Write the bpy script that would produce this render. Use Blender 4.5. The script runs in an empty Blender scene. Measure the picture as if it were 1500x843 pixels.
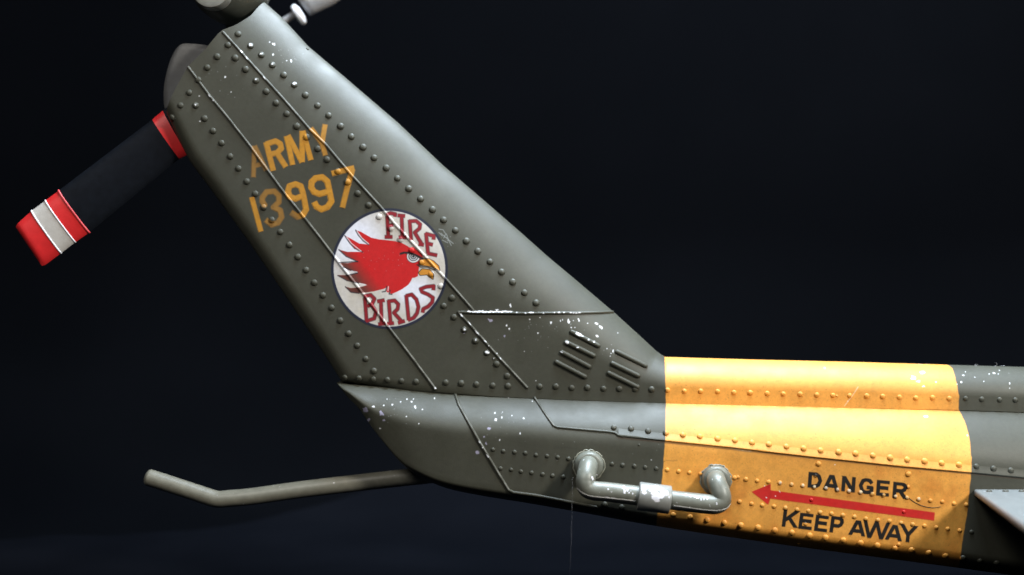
import bpy, math, random
import numpy as np
from mathutils import Vector, Matrix
from mathutils.bvhtree import BVHTree

random.seed(7); np.random.seed(7)
scn = bpy.context.scene
COL = scn.collection

# ------------------------------------------------------------------ scale
K = 0.0004            # metres per model unit (one unit = one photo pixel in the plane of the fin)
D = 2200.0            # camera distance in units
CX, CY = 750.0, 421.5
Z0 = 0.40             # height of the optical axis above the table
def M(px, py, p=0.0):
    """place a photo point on the plane that stands p units in front of the fin face"""
    f = (D - p) / D
    return Vector(((px - CX) * f * K, -p * K, Z0 + (CY - py) * f * K))

# ------------------------------------------------------------------ camera
cam = bpy.data.cameras.new('camera')
camo = bpy.data.objects.new('camera', cam); COL.objects.link(camo)
camo.location = (0, -D * K, Z0); camo.rotation_euler = (math.pi / 2, 0, 0)
cam.sensor_width = 36; cam.lens = 36 * D / 1500
cam.clip_start = 0.01; cam.clip_end = 50
cam.dof.use_dof = True; cam.dof.focus_distance = (D - 18) * K; cam.dof.aperture_fstop = 3.2
scn.camera = camo

# ------------------------------------------------------------------ world and lamps (studio: dark room, two soft boxes)
w = bpy.data.worlds.new('World'); scn.world = w; w.use_nodes = True
w.node_tree.nodes['Background'].inputs[0].default_value = (0.55, 0.62, 0.8, 1)
w.node_tree.nodes['Background'].inputs[1].default_value = 0.012
def area(name, loc, target, sx, sy, power, color):
    l = bpy.data.lights.new(name, 'AREA'); l.shape = 'RECTANGLE'; l.size = sx; l.size_y = sy
    l.energy = power; l.color = color
    o = bpy.data.objects.new(name, l); COL.objects.link(o)
    o.location = loc
    o.rotation_euler = (Vector(target) - Vector(loc)).to_track_quat('-Z', 'Y').to_euler()
    return o
area('key_softbox', (1.00, -0.82, 1.02), (0.08, 0, 0.36), 0.20, 0.20, 20.5, (1.0, 0.95, 0.87))
area('front_softbox', (-0.55, -1.05, 1.35), (0.0, 0, 0.38), 0.42, 0.42, 8.5, (1.0, 0.96, 0.90))
area('top_softbox', (0.20, 0.02, 1.20), (0.06, 0.02, 0.36), 0.64, 0.40, 31.0, (0.74, 0.87, 1.0))
scn.view_settings.view_transform = 'Standard'
scn.view_settings.look = 'None'
scn.view_settings.exposure = 0.0
scn.view_settings.gamma = 1.0
scn.render.engine = 'CYCLES'
scn.cycles.max_bounces = 6
scn.cycles.use_denoising = True

# ------------------------------------------------------------------ object helpers
ROOT = bpy.data.objects.new('toy_helicopter', None); COL.objects.link(ROOT)
ROOT.location = M(1100, 800, -55); ROOT.empty_display_size = 0.02
ROOT['label'] = 'olive drab toy helicopter tail with an orange band and riveted fin'
ROOT['category'] = 'toy helicopter'
PINV = Matrix.Translation(-Vector(ROOT.location))

def adopt(o, parent):
    if parent is None: return
    o.parent = parent
    if parent is ROOT: o.matrix_parent_inverse = PINV
def obj(name, verts, faces, mat, parent=ROOT, smooth=True, label=None, kind=None):
    me = bpy.data.meshes.new(name)
    me.from_pydata([tuple(v) for v in verts], [], faces)
    me.update()
    me.materials.append(mat)
    if smooth: me.shade_smooth()
    o = bpy.data.objects.new(name, me); COL.objects.link(o); adopt(o, parent)
    if label: o['label'] = label
    if kind: o['kind'] = kind
    return o
def fix_normals(o):
    import bmesh
    bm = bmesh.new(); bm.from_mesh(o.data)
    bmesh.ops.remove_doubles(bm, verts=bm.verts, dist=1e-7)
    bmesh.ops.recalc_face_normals(bm, faces=bm.faces)
    bm.to_mesh(o.data); bm.free(); o.data.update()
    return o
def autosmooth(o, deg=35):
    o.data.shade_smooth()
    at = o.data
    import bmesh
    bm = bmesh.new(); bm.from_mesh(at)
    for e in bm.edges:
        if len(e.link_faces) == 2 and e.calc_face_angle(0) > math.radians(deg): e.smooth = False
    bm.to_mesh(at); bm.free()

def lerp(a, b, t): return a + (b - a) * t
def poly_at(pts, t):
    """point at arc-length fraction t of a 2-D polyline"""
    pts = [np.array(p, float) for p in pts]
    ds = [np.linalg.norm(pts[i + 1] - pts[i]) for i in range(len(pts) - 1)]
    L = sum(ds); s = t * L
    for i, d in enumerate(ds):
        if s <= d or i == len(ds) - 1:
            return pts[i] + (pts[i + 1] - pts[i]) * (s / d if d else 0)
        s -= d
def catmull(pts, n=8):
    P = [np.array(p, float) for p in pts]
    P = [2 * P[0] - P[1]] + P + [2 * P[-1] - P[-2]]
    out = []
    for i in range(1, len(P) - 2):
        for k in range(n):
            t = k / n
            a, b, c, d = P[i - 1], P[i], P[i + 1], P[i + 2]
            out.append(0.5 * ((2 * b) + (c - a) * t + (2 * a - 5 * b + 4 * c - d) * t * t + (3 * b - a - 3 * c + d) * t ** 3))
    out.append(P[-2])
    return out

def tube(name, path, rad, mat, parent, sides=14, caps=True, label=None):
    """path: world Vectors; rad: number or list, metres"""
    path = [Vector(p) for p in path]; n = len(path)
    rads = rad if isinstance(rad, (list, tuple)) else [rad] * n
    verts, faces = [], []
    t0 = (path[1] - path[0]).normalized()
    up = Vector((0, 0, 1)) if abs(t0.z) < 0.9 else Vector((0, 1, 0))
    nrm = (up - t0 * up.dot(t0)).normalized()
    prev = t0
    for i, p in enumerate(path):
        t = (path[min(i + 1, n - 1)] - path[max(i - 1, 0)]).normalized()
        q = prev.rotation_difference(t); nrm = (q @ nrm); nrm = (nrm - t * nrm.dot(t)).normalized(); prev = t
        b = t.cross(nrm)
        for k in range(sides):
            a = 2 * math.pi * k / sides
            verts.append(p + (nrm * math.cos(a) + b * math.sin(a)) * rads[i])
    for i in range(n - 1):
        for k in range(sides):
            k2 = (k + 1) % sides
            faces.append((i * sides + k, i * sides + k2, (i + 1) * sides + k2, (i + 1) * sides + k))
    if caps:
        faces.append(tuple(reversed(range(sides)))); faces.append(tuple((n - 1) * sides + k for k in range(sides)))
    return fix_normals(obj(name, verts, faces, mat, parent, label=label))
def rounded_ends(path, r):
    """adds hemispherical end rings to a path; returns path, radii"""
    path = [Vector(p) for p in path]
    a = (path[1] - path[0]).normalized(); b = (path[-1] - path[-2]).normalized()
    st, en, rs, re = [], [], [], []
    for ang in (88, 65, 42, 20):
        s, c = math.sin(math.radians(ang)), math.cos(math.radians(ang))
        st.append(path[0] - a * r * s); rs.append(r * c)
        en.insert(0, path[-1] + b * r * s); re.insert(0, r * c)
    return st + path + en, rs + [r] * len(path) + re

def lathe(name, center, axis, prof, mat, parent, seg=40, label=None):
    """prof: list of (offset along axis, radius) in metres"""
    axis = Vector(axis).normalized()
    u = axis.orthogonal().normalized(); v = axis.cross(u)
    verts, faces = [], []
    for (h, r) in prof:
        for k in range(seg):
            a = 2 * math.pi * k / seg
            verts.append(Vector(center) + axis * h + (u * math.cos(a) + v * math.sin(a)) * r)
    for i in range(len(prof) - 1):
        for k in range(seg):
            k2 = (k + 1) % seg
            faces.append((i * seg + k, i * seg + k2, (i + 1) * seg + k2, (i + 1) * seg + k))
    faces.append(tuple(range(seg))); faces.append(tuple((len(prof) - 1) * seg + k for k in range(seg)))
    o = fix_normals(obj(name, verts, faces, mat, parent, label=label)); autosmooth(o, 40)
    return o

# ------------------------------------------------------------------ body shells (materials are filled in later, once the print is painted)
PAINT = bpy.data.materials.new('painted_metal')
# fin and spine: cross-sections run from the outer edge (A) to the inner edge (B)
SEC = [
    ([(388, 4), (371, 27), (350, 40), (326, 47.5), (300, 73), (275, 98), (257, 130), (240, 165)], 110, 1),
    ([(414, 27), (258, 205)], 112, 1), ([(452, 68.5), (275, 237)], 112, 1), ([(500, 109), (310, 284)], 112, 1),
    ([(583, 180), (360, 353)], 112, 1), ([(649.5, 243), (405, 419)], 112, 1), ([(709, 294), (445, 479)], 112, 1),
    ([(766, 343.5), (480, 532)], 110, 1), ([(800, 374), (498, 560)], 105, .9),
    ([(849, 415), (600, 574)], 92, .3), ([(898.5, 457), (720, 581)], 80, 0), ([(935, 490), (830, 586)], 64, 0),
    ([(962, 515), (920, 589)], 52, 0), ([(974, 523.2), (974, 590.5)], 46, 0),
    ([(990, 523.7), (990, 591)], 44, 0), ([(1100, 527), (1100, 594)], 44, 0), ([(1250, 530.5), (1250, 598)], 44, 0),
    ([(1400, 535), (1400, 601)], 45, 0), ([(1620, 541), (1620, 608)], 46, 0)]
T = 55.0
def upper(sections, name, sub, cap0, label):
    rows = []
    for i in range(len(sections) - 1):
        (a, ra, fa), (b, rb, fb) = sections[i], sections[i + 1]
        n = sub if i < len(sections) - 2 or True else sub
        for k in range(n + (1 if i == len(sections) - 2 else 0)):
            t = k / n
            tt = t if i else t ** 0.7 if False else t
            rows.append((a, b, tt, lerp(ra, rb, tt), lerp(fa, fb, tt)))
    front, verts = [], []
    for (a, b, t, ro, ft) in rows:
        ss = []
        L = np.linalg.norm(poly_at(a, 0) - poly_at(a, 1)) * (1 - t) + np.linalg.norm(poly_at(b, 0) - poly_at(b, 1)) * t
        n1, n2, n3 = 18, 14, 8
        for k in range(n1): ss.append(ro * (1 - math.cos(math.pi / 2 * k / n1)) / L)
        s1 = min(ro / L, .95); s2 = max(1 - 24 / L, s1 + .01)
        for k in range(n2): ss.append(lerp(s1, s2, k / n2))
        for k in range(n3 + 1): ss.append(lerp(s2, 1, math.sin(math.pi / 2 * k / n3)))
        row = []
        for s in ss:
            d = s * L
            f = math.sqrt(max(0, 1 - (1 - d / ro) ** 2)) if d < ro else 1.0
            f = f ** 1.12
            e = (1 - s) * L
            g = 1.0
            if e < 24: g = 1 - ft * 0.4 * (1 - math.sqrt(max(0, 1 - (1 - e / 24) ** 2)))
            fr = f * g
            qa = poly_at(a, s); qb = poly_at(b, s)
            q = qa * (1 - t) + qb * t
            p = -T + T * fr
            pr = -T * (1 - min(1, s * 1.0 + .0)) * 1.0      # reference plane for the outline: outer edge lies on the centre plane
            row.append((M(q[0], q[1], lerp(-T, 0, min(1, d / ro))), p))
        front.append([Vector((v.x, -p * K, v.z)) for v, p in row])
    nu, nv = len(front), len(front[0])
    V, F = [], []
    for r in front: V += r
    off = len(V)
    for r in front: V += [Vector((v.x, (2 * T * K) - v.y, v.z)) for v in r]
    for i in range(nu - 1):
        for j in range(nv - 1):
            q = (i * nv + j, i * nv + j + 1, (i + 1) * nv + j + 1, (i + 1) * nv + j)
            F.append(q); F.append(tuple(off + x for x in reversed(q)))
        j = nv - 1
        F.append((i * nv + j, off + i * nv + j, off + (i + 1) * nv + j, (i + 1) * nv + j))
    for i in (0, nu - 1):
        for j in range(nv - 1):
            q = (i * nv + j, i * nv + j + 1, off + i * nv + j + 1, off + i * nv + j)
            F.append(q if i else tuple(reversed(q)))
    o = fix_normals(obj(name, V, F, PAINT, ROOT, label=label)); autosmooth(o, 50)
    return o
FIN = upper(SEC[:14], 'tail_fin', 7, True, 'swept olive tail fin with emblem and yellow lettering')
SPINE = upper(SEC[13:], 'boom_spine', 6, False, 'rounded top spine of the boom')

# lower boom: cross-sections from the crease (top) to the belly
LOW = [((494.5, 560.5), (497, 568), 42), ((499, 560.8), (511, 584), 58), ((508, 561.5), (530, 603), 67), ((524, 563), (556, 641), 77),
       ((547, 565), (592, 686), 85), ((577, 568), (622, 707), 92), ((612, 572), (656, 722), 96), ((662, 576.5), (704, 733), 99),
       ((740, 580), (765, 744), 101), ((850, 584.5), (860, 761), 102), ((975, 588), (975, 782), 103), ((1159, 592.5), (1159, 809), 105),
       ((1287, 596), (1287, 826), 107), ((1400, 599), (1400, 841), 108), ((1620, 606), (1620, 871), 110)]
def lower():
    P = catmull([(a[0], a[1], b[0], b[1], w_) for a, b, w_ in LOW], 7)
    V, F = [], []
    ts = [0, .01, .025, .045, .07, .1, .13, .165, .2, .24, .28, .32, .36, .4, .46, .52, .58, .64, .7, .75, .8, .85, .862, .875, .888, .9, .912, .925, .938, .95, .962, .972, .98, .988, .994, .998, 1]
    for q in P:
        row = []
        w0 = min(50, q[4] * .92)
        for t in ts:
            if t < .36: wd = w0 + (q[4] - w0) * math.sin(math.pi / 2 * t / .36) ** 0.85
            elif t < .85: wd = q[4]
            else:
                x = (t - .85) / .15
                wd = q[4] * max(0, 1 - x ** 2.0) ** (1 / 2.0)
            px = lerp(q[0], q[2], t); py = lerp(q[1], q[3], t)
            v = M(px, py, lerp(lerp(-30, 0, t), lerp(-5, 30, min(1, t * 3)), min(1, max(0, (px - 520) / 260))))
            row.append(Vector((v.x, -(-T + wd) * K, v.z)))
        V += row
    nv = len(ts); nu = len(P); off = len(V)
    V += [Vector((v.x, 2 * T * K - v.y, v.z)) for v in V]
    for i in range(nu - 1):
        for j in range(nv - 1):
            q = (i * nv + j, i * nv + j + 1, (i + 1) * nv + j + 1, (i + 1) * nv + j)
            F.append(q); F.append(tuple(off + x for x in reversed(q)))
        F.append((i * nv, off + i * nv, off + (i + 1) * nv, (i + 1) * nv))
        j = nv - 1
        F.append((i * nv + j, off + i * nv + j, off + (i + 1) * nv + j, (i + 1) * nv + j))
    for i in (0, nu - 1):
        for j in range(nv - 1):
            F.append((i * nv + j, i * nv + j + 1, off + i * nv + j + 1, off + i * nv + j))
    o = fix_normals(obj('tail_boom', V, F, PAINT, ROOT, label='tail boom with rounded olive stern and orange danger band')); autosmooth(o, 50)
    return o
BOOM = lower()

def bvh_of(objs):
    V, F = [], []
    for o in objs:
        n = len(V); V += [v.co.copy() for v in o.data.vertices]
        F += [tuple(n + i for i in f.vertices) for f in o.data.polygons]
    return BVHTree.FromPolygons(V, F)
BODY = bvh_of([FIN, SPINE, BOOM])
CAMP = Vector((0, -D * K, Z0))
def hit(px, py, bvh=None):
    """the point of the body that the photo shows at (px, py), and its normal"""
    d = (M(px, py, 0) - CAMP).normalized()
    loc, n, _, _ = (bvh or BODY).ray_cast(CAMP, d)
    if loc is None: return None, None
    if n.dot(d) > 0: n = -n
    return loc, n

# ------------------------------------------------------------------ the print: stripes, lettering, emblem, paint chips, some glare and shade, painted on the side of the body
RES = 2.0
X0, X1, Y0, Y1 = -770.0, 820.0, -455.0, 440.0        # extent in units (x right, y down from the optical axis)
NW, NH = int((X1 - X0) * RES), int((Y1 - Y0) * RES)
gx = np.arange(X0, X1 + 1, 10.0); gy = np.arange(Y0, Y1 + 1, 5.0)
dep = np.zeros((len(gy), len(gx)))
for j, yy in enumerate(gy):
    for i, xx in enumerate(gx):
        loc, n, _, _ = BODY.ray_cast(Vector((xx * K, -1, Z0 - yy * K)), Vector((0, 1, 0)))
        dep[j, i] = -loc.y / K if loc is not None else -30
X = X0 + (np.arange(NW) + .5) / RES
Y = Y0 + (np.arange(NH) + .5) / RES
def interp_depth():
    fx = np.clip((X - gx[0]) / 10.0, 0, len(gx) - 1.001); fy = np.clip((Y - gy[0]) / 5.0, 0, len(gy) - 1.001)
    ix = fx.astype(int); iy = fy.astype(int); tx = (fx - ix)[None, :]; ty = (fy - iy)[:, None]
    a = dep[np.ix_(iy, ix)]; b = dep[np.ix_(iy, ix + 1)]; c = dep[np.ix_(iy + 1, ix)]; d = dep[np.ix_(iy + 1, ix + 1)]
    return (a * (1 - tx) + b * tx) * (1 - ty) + (c * (1 - tx) + d * tx) * ty
P_ = interp_depth()
U = (CX + X[None, :] * D / (D - P_)).astype(np.float32)
Vv = (CY + Y[:, None] * D / (D - P_)).astype(np.float32)
img = np.zeros((NH, NW, 4), np.float32)
def s2l(c): return tuple(((x / 255 + .055) / 1.055) ** 2.4 if x / 255 > .04045 else x / 255 / 12.92 for x in c)
OLIVE = (0.048, 0.0485, 0.035); YELLOW = (0.72, 0.325, 0.056)
img[:, :, 0], img[:, :, 1], img[:, :, 2] = OLIVE

def window(x0, y0, x1, y1, pad=12):
    i0 = max(0, int((x0 - pad - CX - X0) * RES)); i1 = min(NW, int((x1 + pad - CX - X0) * RES) + 1)
    j0 = max(0, int((y0 - pad - CY - Y0) * RES)); j1 = min(NH, int((y1 + pad - CY - Y0) * RES) + 1)
    # the window is generous: body depth moves things by a few units
    i0 = max(0, i0 - 50); i1 = min(NW, i1 + 50); j0 = max(0, j0 - 40); j1 = min(NH, j1 + 40)
    return slice(j0, j1), slice(i0, i1)
def put(sl, mask, color, op=1.0, chan=None):
    m = np.clip(mask, 0, 1) * op
    for c in range(3): img[sl][..., c] = img[sl][..., c] * (1 - m) + color[c] * m
    if chan is not None: img[sl][..., 3] = np.maximum(img[sl][..., 3], m * chan)
def soft(sd, aa=.45): return np.clip(.5 - sd / (2 * aa), 0, 1)
def sd_poly(u, v, pts):
    pts = np.array(pts, float); n = len(pts)
    d = np.full(u.shape, 1e9, np.float32); inside = np.zeros(u.shape, bool)
    for i in range(n):
        a = pts[i]; b = pts[(i + 1) % n]; e = b - a
        wx, wy = u - a[0], v - a[1]
        t = np.clip((wx * e[0] + wy * e[1]) / max(e @ e, 1e-9), 0, 1)
        d = np.minimum(d, (wx - e[0] * t) ** 2 + (wy - e[1] * t) ** 2)
        c = ((a[1] > v) != (b[1] > v))
        if e[1] != 0: inside ^= c & (u < (e[0]) * (v - a[1]) / e[1] + a[0])
    return np.where(inside, -1, 1) * np.sqrt(d)
def sd_line(u, v, pts, wd, butt=True):
    d = np.full(u.shape, 1e9, np.float32)
    n = len(pts)
    for i in range(n - 1):
        a = np.array(pts[i], float); b = np.array(pts[i + 1], float); e = b - a; L = np.linalg.norm(e); e = e / L
        wx, wy = u - a[0], v - a[1]
        s = wx * e[0] + wy * e[1]; q = np.abs(-wx * e[1] + wy * e[0])
        ea = eb = 0
        if butt == 2 or (butt and i > 0): d = np.minimum(d, np.sqrt(wx ** 2 + wy ** 2) - wd / 2)
        dx = np.maximum(-ea - s, s - L - eb); dy = q - wd / 2
        d = np.minimum(d, np.maximum(dx, dy) if butt else np.sqrt(np.maximum(dx, 0) ** 2 + q ** 2) - wd / 2)
    return d
def fill(pts, color, op=1.0, aa=.45, chan=None, grow=0):
    xs = [p[0] for p in pts]; ys = [p[1] for p in pts]
    sl = window(min(xs), min(ys), max(xs), max(ys)); m = soft(sd_poly(U[sl], Vv[sl], pts) - grow, aa)
    put(sl, m, color, op, chan); return sl, m
def strokes(lines, wd, color, op=1.0, butt=True, aa=.45, opf=None):
    xs = [p[0] for l in lines for p in l]; ys = [p[1] for l in lines for p in l]
    sl = window(min(xs), min(ys), max(xs), max(ys)); u, v = U[sl], Vv[sl]
    d = None
    for l in lines:
        q = sd_line(u, v, l, wd, butt); d = q if d is None else np.minimum(d, q)
    m = soft(d, aa)
    if opf is not None: m = m * opf(u, v)
    put(sl, m, color, op)

def vnoise(u, v, scale, seed):
    """smooth value noise"""
    x = u / scale + 500; y = v / scale + 500
    xi = np.floor(x).astype(np.int64); yi = np.floor(y).astype(np.int64); fx = x - xi; fy = y - yi
    fx = fx * fx * (3 - 2 * fx); fy = fy * fy * (3 - 2 * fy)
    def h(a, b):
        n = (a * 374761393 + b * 668265263 + seed * 1442695041) & 0x7fffffff
        n = ((n ^ (n >> 13)) * 1274126177) & 0x7fffffff
        return ((n ^ (n >> 16)) & 0xffff) / 65535.0
    return (h(xi, yi) * (1 - fx) + h(xi + 1, yi) * fx) * (1 - fy) + (h(xi, yi + 1) * (1 - fx) + h(xi + 1, yi + 1) * fx) * fy

# olive tone variation
n1 = vnoise(U, Vv, 70, 1) * .5 + vnoise(U, Vv, 23, 2) * .3 + vnoise(U, Vv, 3, 3) * .2
img[:, :, :3] *= (0.86 + .28 * n1)[..., None]
# orange band round the boom
def edge(pts, v):
    ys = [p[1] for p in pts]; xs = [p[0] for p in pts]
    return np.interp(v, ys, xs)
Lx = edge([(973, 515), (974.5, 545), (975.5, 590), (974.5, 635), (972, 680), (968, 720), (962, 760), (958, 800)], Vv)
Rx = edge([(1392, 525), (1394, 536), (1401, 560), (1405, 580), (1404.5, 600), (1413, 617), (1420, 640), (1423, 670), (1422, 700), (1417, 750), (1409, 800), (1402, 850)], Vv)
wob = (vnoise(U, Vv, 6, 5) - .5) * 1.0
m = soft(Lx - U + wob, .6) * soft(U - Rx + wob, .6)
ynoise = vnoise(U, Vv, 1.6, 8); y2 = vnoise(U, Vv, 45, 9); y3 = vnoise(U, Vv, 9, 10)
ycol = np.stack([np.full(U.shape, YELLOW[0]), np.full(U.shape, YELLOW[1]), np.full(U.shape, YELLOW[2])], -1)
ycol = ycol * (1 - np.clip((vnoise(U, Vv, 30, 51) * .6 + vnoise(U, Vv, 11, 52) * .4 - .45) * 2.2, 0, 1)[..., None] * np.array([.14, .28, .38]) * np.clip((Vv - 640) / 70, 0, 1)[..., None])
ycol = ycol * (.80 + .22 * y2 + .10 * y3 + .12 * (ynoise - .5))[..., None]
specks = np.clip((vnoise(U, Vv, 1.25, 11) - .86) * 8, 0, 1)
ycol = ycol * (1 - .5 * specks)[..., None]
img[:, :, :3] = img[:, :, :3] * (1 - m)[..., None] + ycol * m[..., None]
del ycol, specks, y2, y3

# ARMY 13997
AMB = (0.54, 0.245, 0.018)
wear = lambda u, v: .82 + .18 * vnoise(u, v, 4, 21)
strokes([[(372.8, 214), (371.2, 260)], [(373, 214), (390, 250)], [(371, 244), (384, 240)]], 6.8, AMB, .42, aa=1.0, opf=wear)
ARMY = [[(389.7, 208.5), (400.3, 250.5)], [(389.7, 211.5), (403.5, 207), (410.5, 211), (412, 218), (406, 224), (394, 227)], [(406, 225), (418.8, 245)],
        [(419.6, 199.5), (428.7, 242)], [(421.7, 198.5), (442.6, 238)], [(442.6, 192), (442.6, 238)], [(443.6, 192), (455.4, 235)],
        [(476.2, 182.5), (471.4, 212)], [(455.4, 188), (472, 211)], [(472, 211), (476.7, 228)]]
strokes(ARMY[:3], 8.2, AMB, .88, aa=.7, opf=wear); strokes(ARMY[3:7], 8.0, AMB, .97, aa=.6, opf=wear); strokes(ARMY[7:], 7.4, AMB, .72, aa=.8, opf=wear)
NUM = [[(368.6, 289), (382.3, 339.6)]]
strokes(NUM, 7.6, AMB, .9, aa=.7, opf=wear)
N3 = [[(387.5, 300.5), (384, 295), (384.3, 289.6), (390.5, 281.5), (402, 280.5), (408.5, 287), (408.5, 296.4), (400.7, 303.9), (410.5, 308.5), (412.5, 318.2), (407, 326.8), (398, 329.5), (389, 322.3)]]
strokes(N3, 8, AMB, .48, butt=2, aa=1.0, opf=lambda u, v: wear(u, v) * np.clip(1.25 - .5 * np.abs(v - 305) / -25 * 0 - .35 * vnoise(u, v, 9, 23), 0, 1))
N9 = [[(422, 280), (424, 273), (432.8, 270), (440.5, 273), (443.7, 283), (448.5, 307), (443.5, 315.5), (435.5, 318), (426, 311.4)], [(422, 280), (424.2, 288.2), (432.8, 291.5), (443.7, 287)]]
strokes(N9, 8.6, AMB, .95, butt=2, aa=.7, opf=lambda u, v: wear(u, v) * np.clip(1 - ((428 - u) / 12 + (v - 300) / 14).clip(0, 1) * .65, 0, 1))
N9b = [[(455.8, 274.6), (456.5, 267), (462, 261.5), (472, 259.8), (479.5, 266), (485.5, 295), (480, 303.5), (471, 307), (463.5, 303), (460.2, 296)], [(455.8, 274.6), (459.8, 281.5), (468.2, 284.5), (482.5, 280.5)]]
strokes(N9b, 9, AMB, 1, butt=2, aa=.6, opf=wear)
N7 = [[(485.8, 254.6), (519, 246.3)], [(516.5, 248), (509, 274), (501.5, 304.5)]]
strokes(N7, 8.2, AMB, .9, aa=.7, opf=wear)

# emblem
EC = (570.5, 394.0)
def disc(rx, ry, color, aa=.5, op=1.0):
    sl = window(EC[0] - rx, EC[1] - ry, EC[0] + rx, EC[1] + ry)
    d = (np.sqrt(((U[sl] - EC[0]) / rx) ** 2 + ((Vv[sl] - EC[1]) / ry) ** 2) - 1) * rx
    put(sl, soft(d, aa), color, op); return sl, soft(d, aa)
disc(85.5, 88.5, (0.012, 0.016, 0.035), .7)
sl, mm = disc(81.5, 84.5, (0.74, 0.76, 0.86), .6)
# airbrushed beige round the lettering and towards the rim
u, v = U[sl], Vv[sl]
white_part = np.clip(np.exp(-(((u - 520) / 34) ** 2 + ((v - 352) / 38) ** 2)) * 1.3 + np.exp(-(((u - 606) / 26) ** 2 + ((v - 428) / 20) ** 2)) * 1.3 + .25 * vnoise(u, v, 12, 31), 0, 1)
put(sl, mm * (1 - white_part), (0.50, 0.46, 0.38), .9)
BIRD = [(520.8, 337.5), (529, 340), (535.8, 344), (544, 348.5), (555, 351), (568.6, 352.3), (579.5, 353.8), (588, 356), (597, 360.7), (607, 368), (618, 378.5),
        (616, 384), (614, 390), (613, 400), (612, 405), (608, 407), (604, 407.5), (602, 412), (598, 417.6), (589, 424), (582, 427.5), (574, 431), (571, 430), (571.5, 426),
        (568.5, 429.5), (566, 427), (567, 421), (562, 423.6), (557.7, 424.6), (546.8, 427.3), (535.8, 428.7), (525, 429.4), (514, 428), (506.5, 420.5),
        (514, 422.5), (526, 421.5), (538, 418), (525, 414.4), (508.6, 410.6), (495, 403.5), (507, 403.5), (524, 399.8), (510, 396), (503, 391), (497.6, 385), (509, 386), (524, 383.2),
        (508, 376), (496.3, 366), (508.6, 369.3), (531, 369.3), (519.5, 363.9), (512, 355), (505, 345.5), (514, 350), (526.3, 357), (540, 358.6), (531.7, 351), (525, 342.7)]
RED = (0.54, 0.009, 0.011)
slb, mb = fill(BIRD, RED)
u, v = U[slb], Vv[slb]
dark = np.clip(((534 - u) / 30 + (v - 386) / 40) * .9, 0, .9)
put(slb, mb * dark, (0.07, 0.035, 0.025), 1)
for l in ([(521, 337.5), (525, 345), (532, 353), (540, 358.8)], [(505, 345.5), (512, 356), (519.5, 364.3), (531, 369.6)], [(496.3, 366), (507, 376), (524, 383.6)],
          [(497, 385), (524, 383.5)], [(503, 391.5), (524, 400.2), (507, 404)], [(495, 404), (508, 411.2), (525, 415)], [(506, 420.5), (514, 428.4), (526, 430)],
          [(566.5, 420), (565, 427), (560, 428)], [(571.5, 425.5), (570, 431), (574, 431.5)]):
    strokes([l], 1.7, (0.015, 0.012, 0.02), .95, butt=False, aa=.5)
for l in ([(523, 339), (530, 349), (540, 357.4)], [(508, 348), (515, 357), (529, 368.2)], [(515, 397.3), (523, 399)], [(527, 415.5), (536, 417.5)], [(569, 420), (568.5, 426)]):
    strokes([l], 1.1, (0.8, 0.8, 0.85), .8, butt=False, aa=.5)
# eye, brow and beak
BEAK = (0.62, 0.26, 0.03)
fill([(615, 382), (620, 380), (627, 379.4), (635, 383), (642.3, 390), (644, 396.5), (635, 391.6), (624.5, 389.5), (615, 388.5)], (0.02, .015, .01), 1, grow=1.1)
fill([(615, 382), (620, 380), (627, 379.4), (635, 383), (642.3, 390), (644, 396.5), (635, 391.6), (624.5, 389.5), (615, 388.5)], BEAK)
fill([(613.4, 399.8), (618.3, 394.5), (629, 395.4), (634.8, 401.6), (634.3, 409), (629, 406), (625.4, 402.5), (615.6, 403.4)], (0.02, .015, .01), 1, grow=1.1)
fill([(613.4, 399.8), (618.3, 394.5), (629, 395.4), (634.8, 401.6), (634.3, 409), (629, 406), (625.4, 402.5), (615.6, 403.4)], BEAK)
strokes([[(611, 388), (616, 391.5), (626, 391.5), (637, 396)]], 2.2, (.015, .012, .01), .9, butt=False)
ex, ey = 605.6, 376.0
sl = window(ex - 12, ey - 12, ex + 12, ey + 12)
r = np.sqrt(((U[sl] - ex) / 1.05) ** 2 + (Vv[sl] - ey) ** 2)
put(sl, soft(r - 9.6), (.02, .02, .03))
put(sl, soft(np.abs(r - 7.9) - .95), (.72, .72, .74)); put(sl, soft(np.abs(r - 4.9) - .75), (.6, .62, .66)); put(sl, soft(np.abs(r - 2.3) - .55), (.55, .57, .6))
fill([(590, 366), (605, 362), (618, 372), (620, 379), (612, 375.5), (600, 371.5), (592, 371)], RED)
strokes([[(587, 372), (592, 370.5), (598, 370.8), (608, 373.5), (619, 379.5)]], 3.2, (.02, .012, .015), 1, butt=False)
FIRE = [[(567.2, 317), (568.8, 347)], [(566, 315), (572, 312.5), (579, 314), (578.4, 318)], [(568, 331), (576, 330)], [(563.5, 347.5), (575, 347.5)],
        [(588.3, 315.5), (589.3, 347)], [(582.5, 316), (593.5, 316.8)], [(584, 348), (595.5, 348)],
        [(600, 322.5), (602.2, 352)], [(599, 324.5), (609.5, 324), (615.5, 329), (614.5, 335), (607.5, 341), (617.5, 357.5)], [(613, 358), (621, 359)],
        [(624, 341.5), (627, 372)], [(623, 342.5), (635.5, 346), (635, 351.5)], [(626, 357), (634, 359)], [(626, 371.5), (640.5, 374.5)]]
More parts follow.
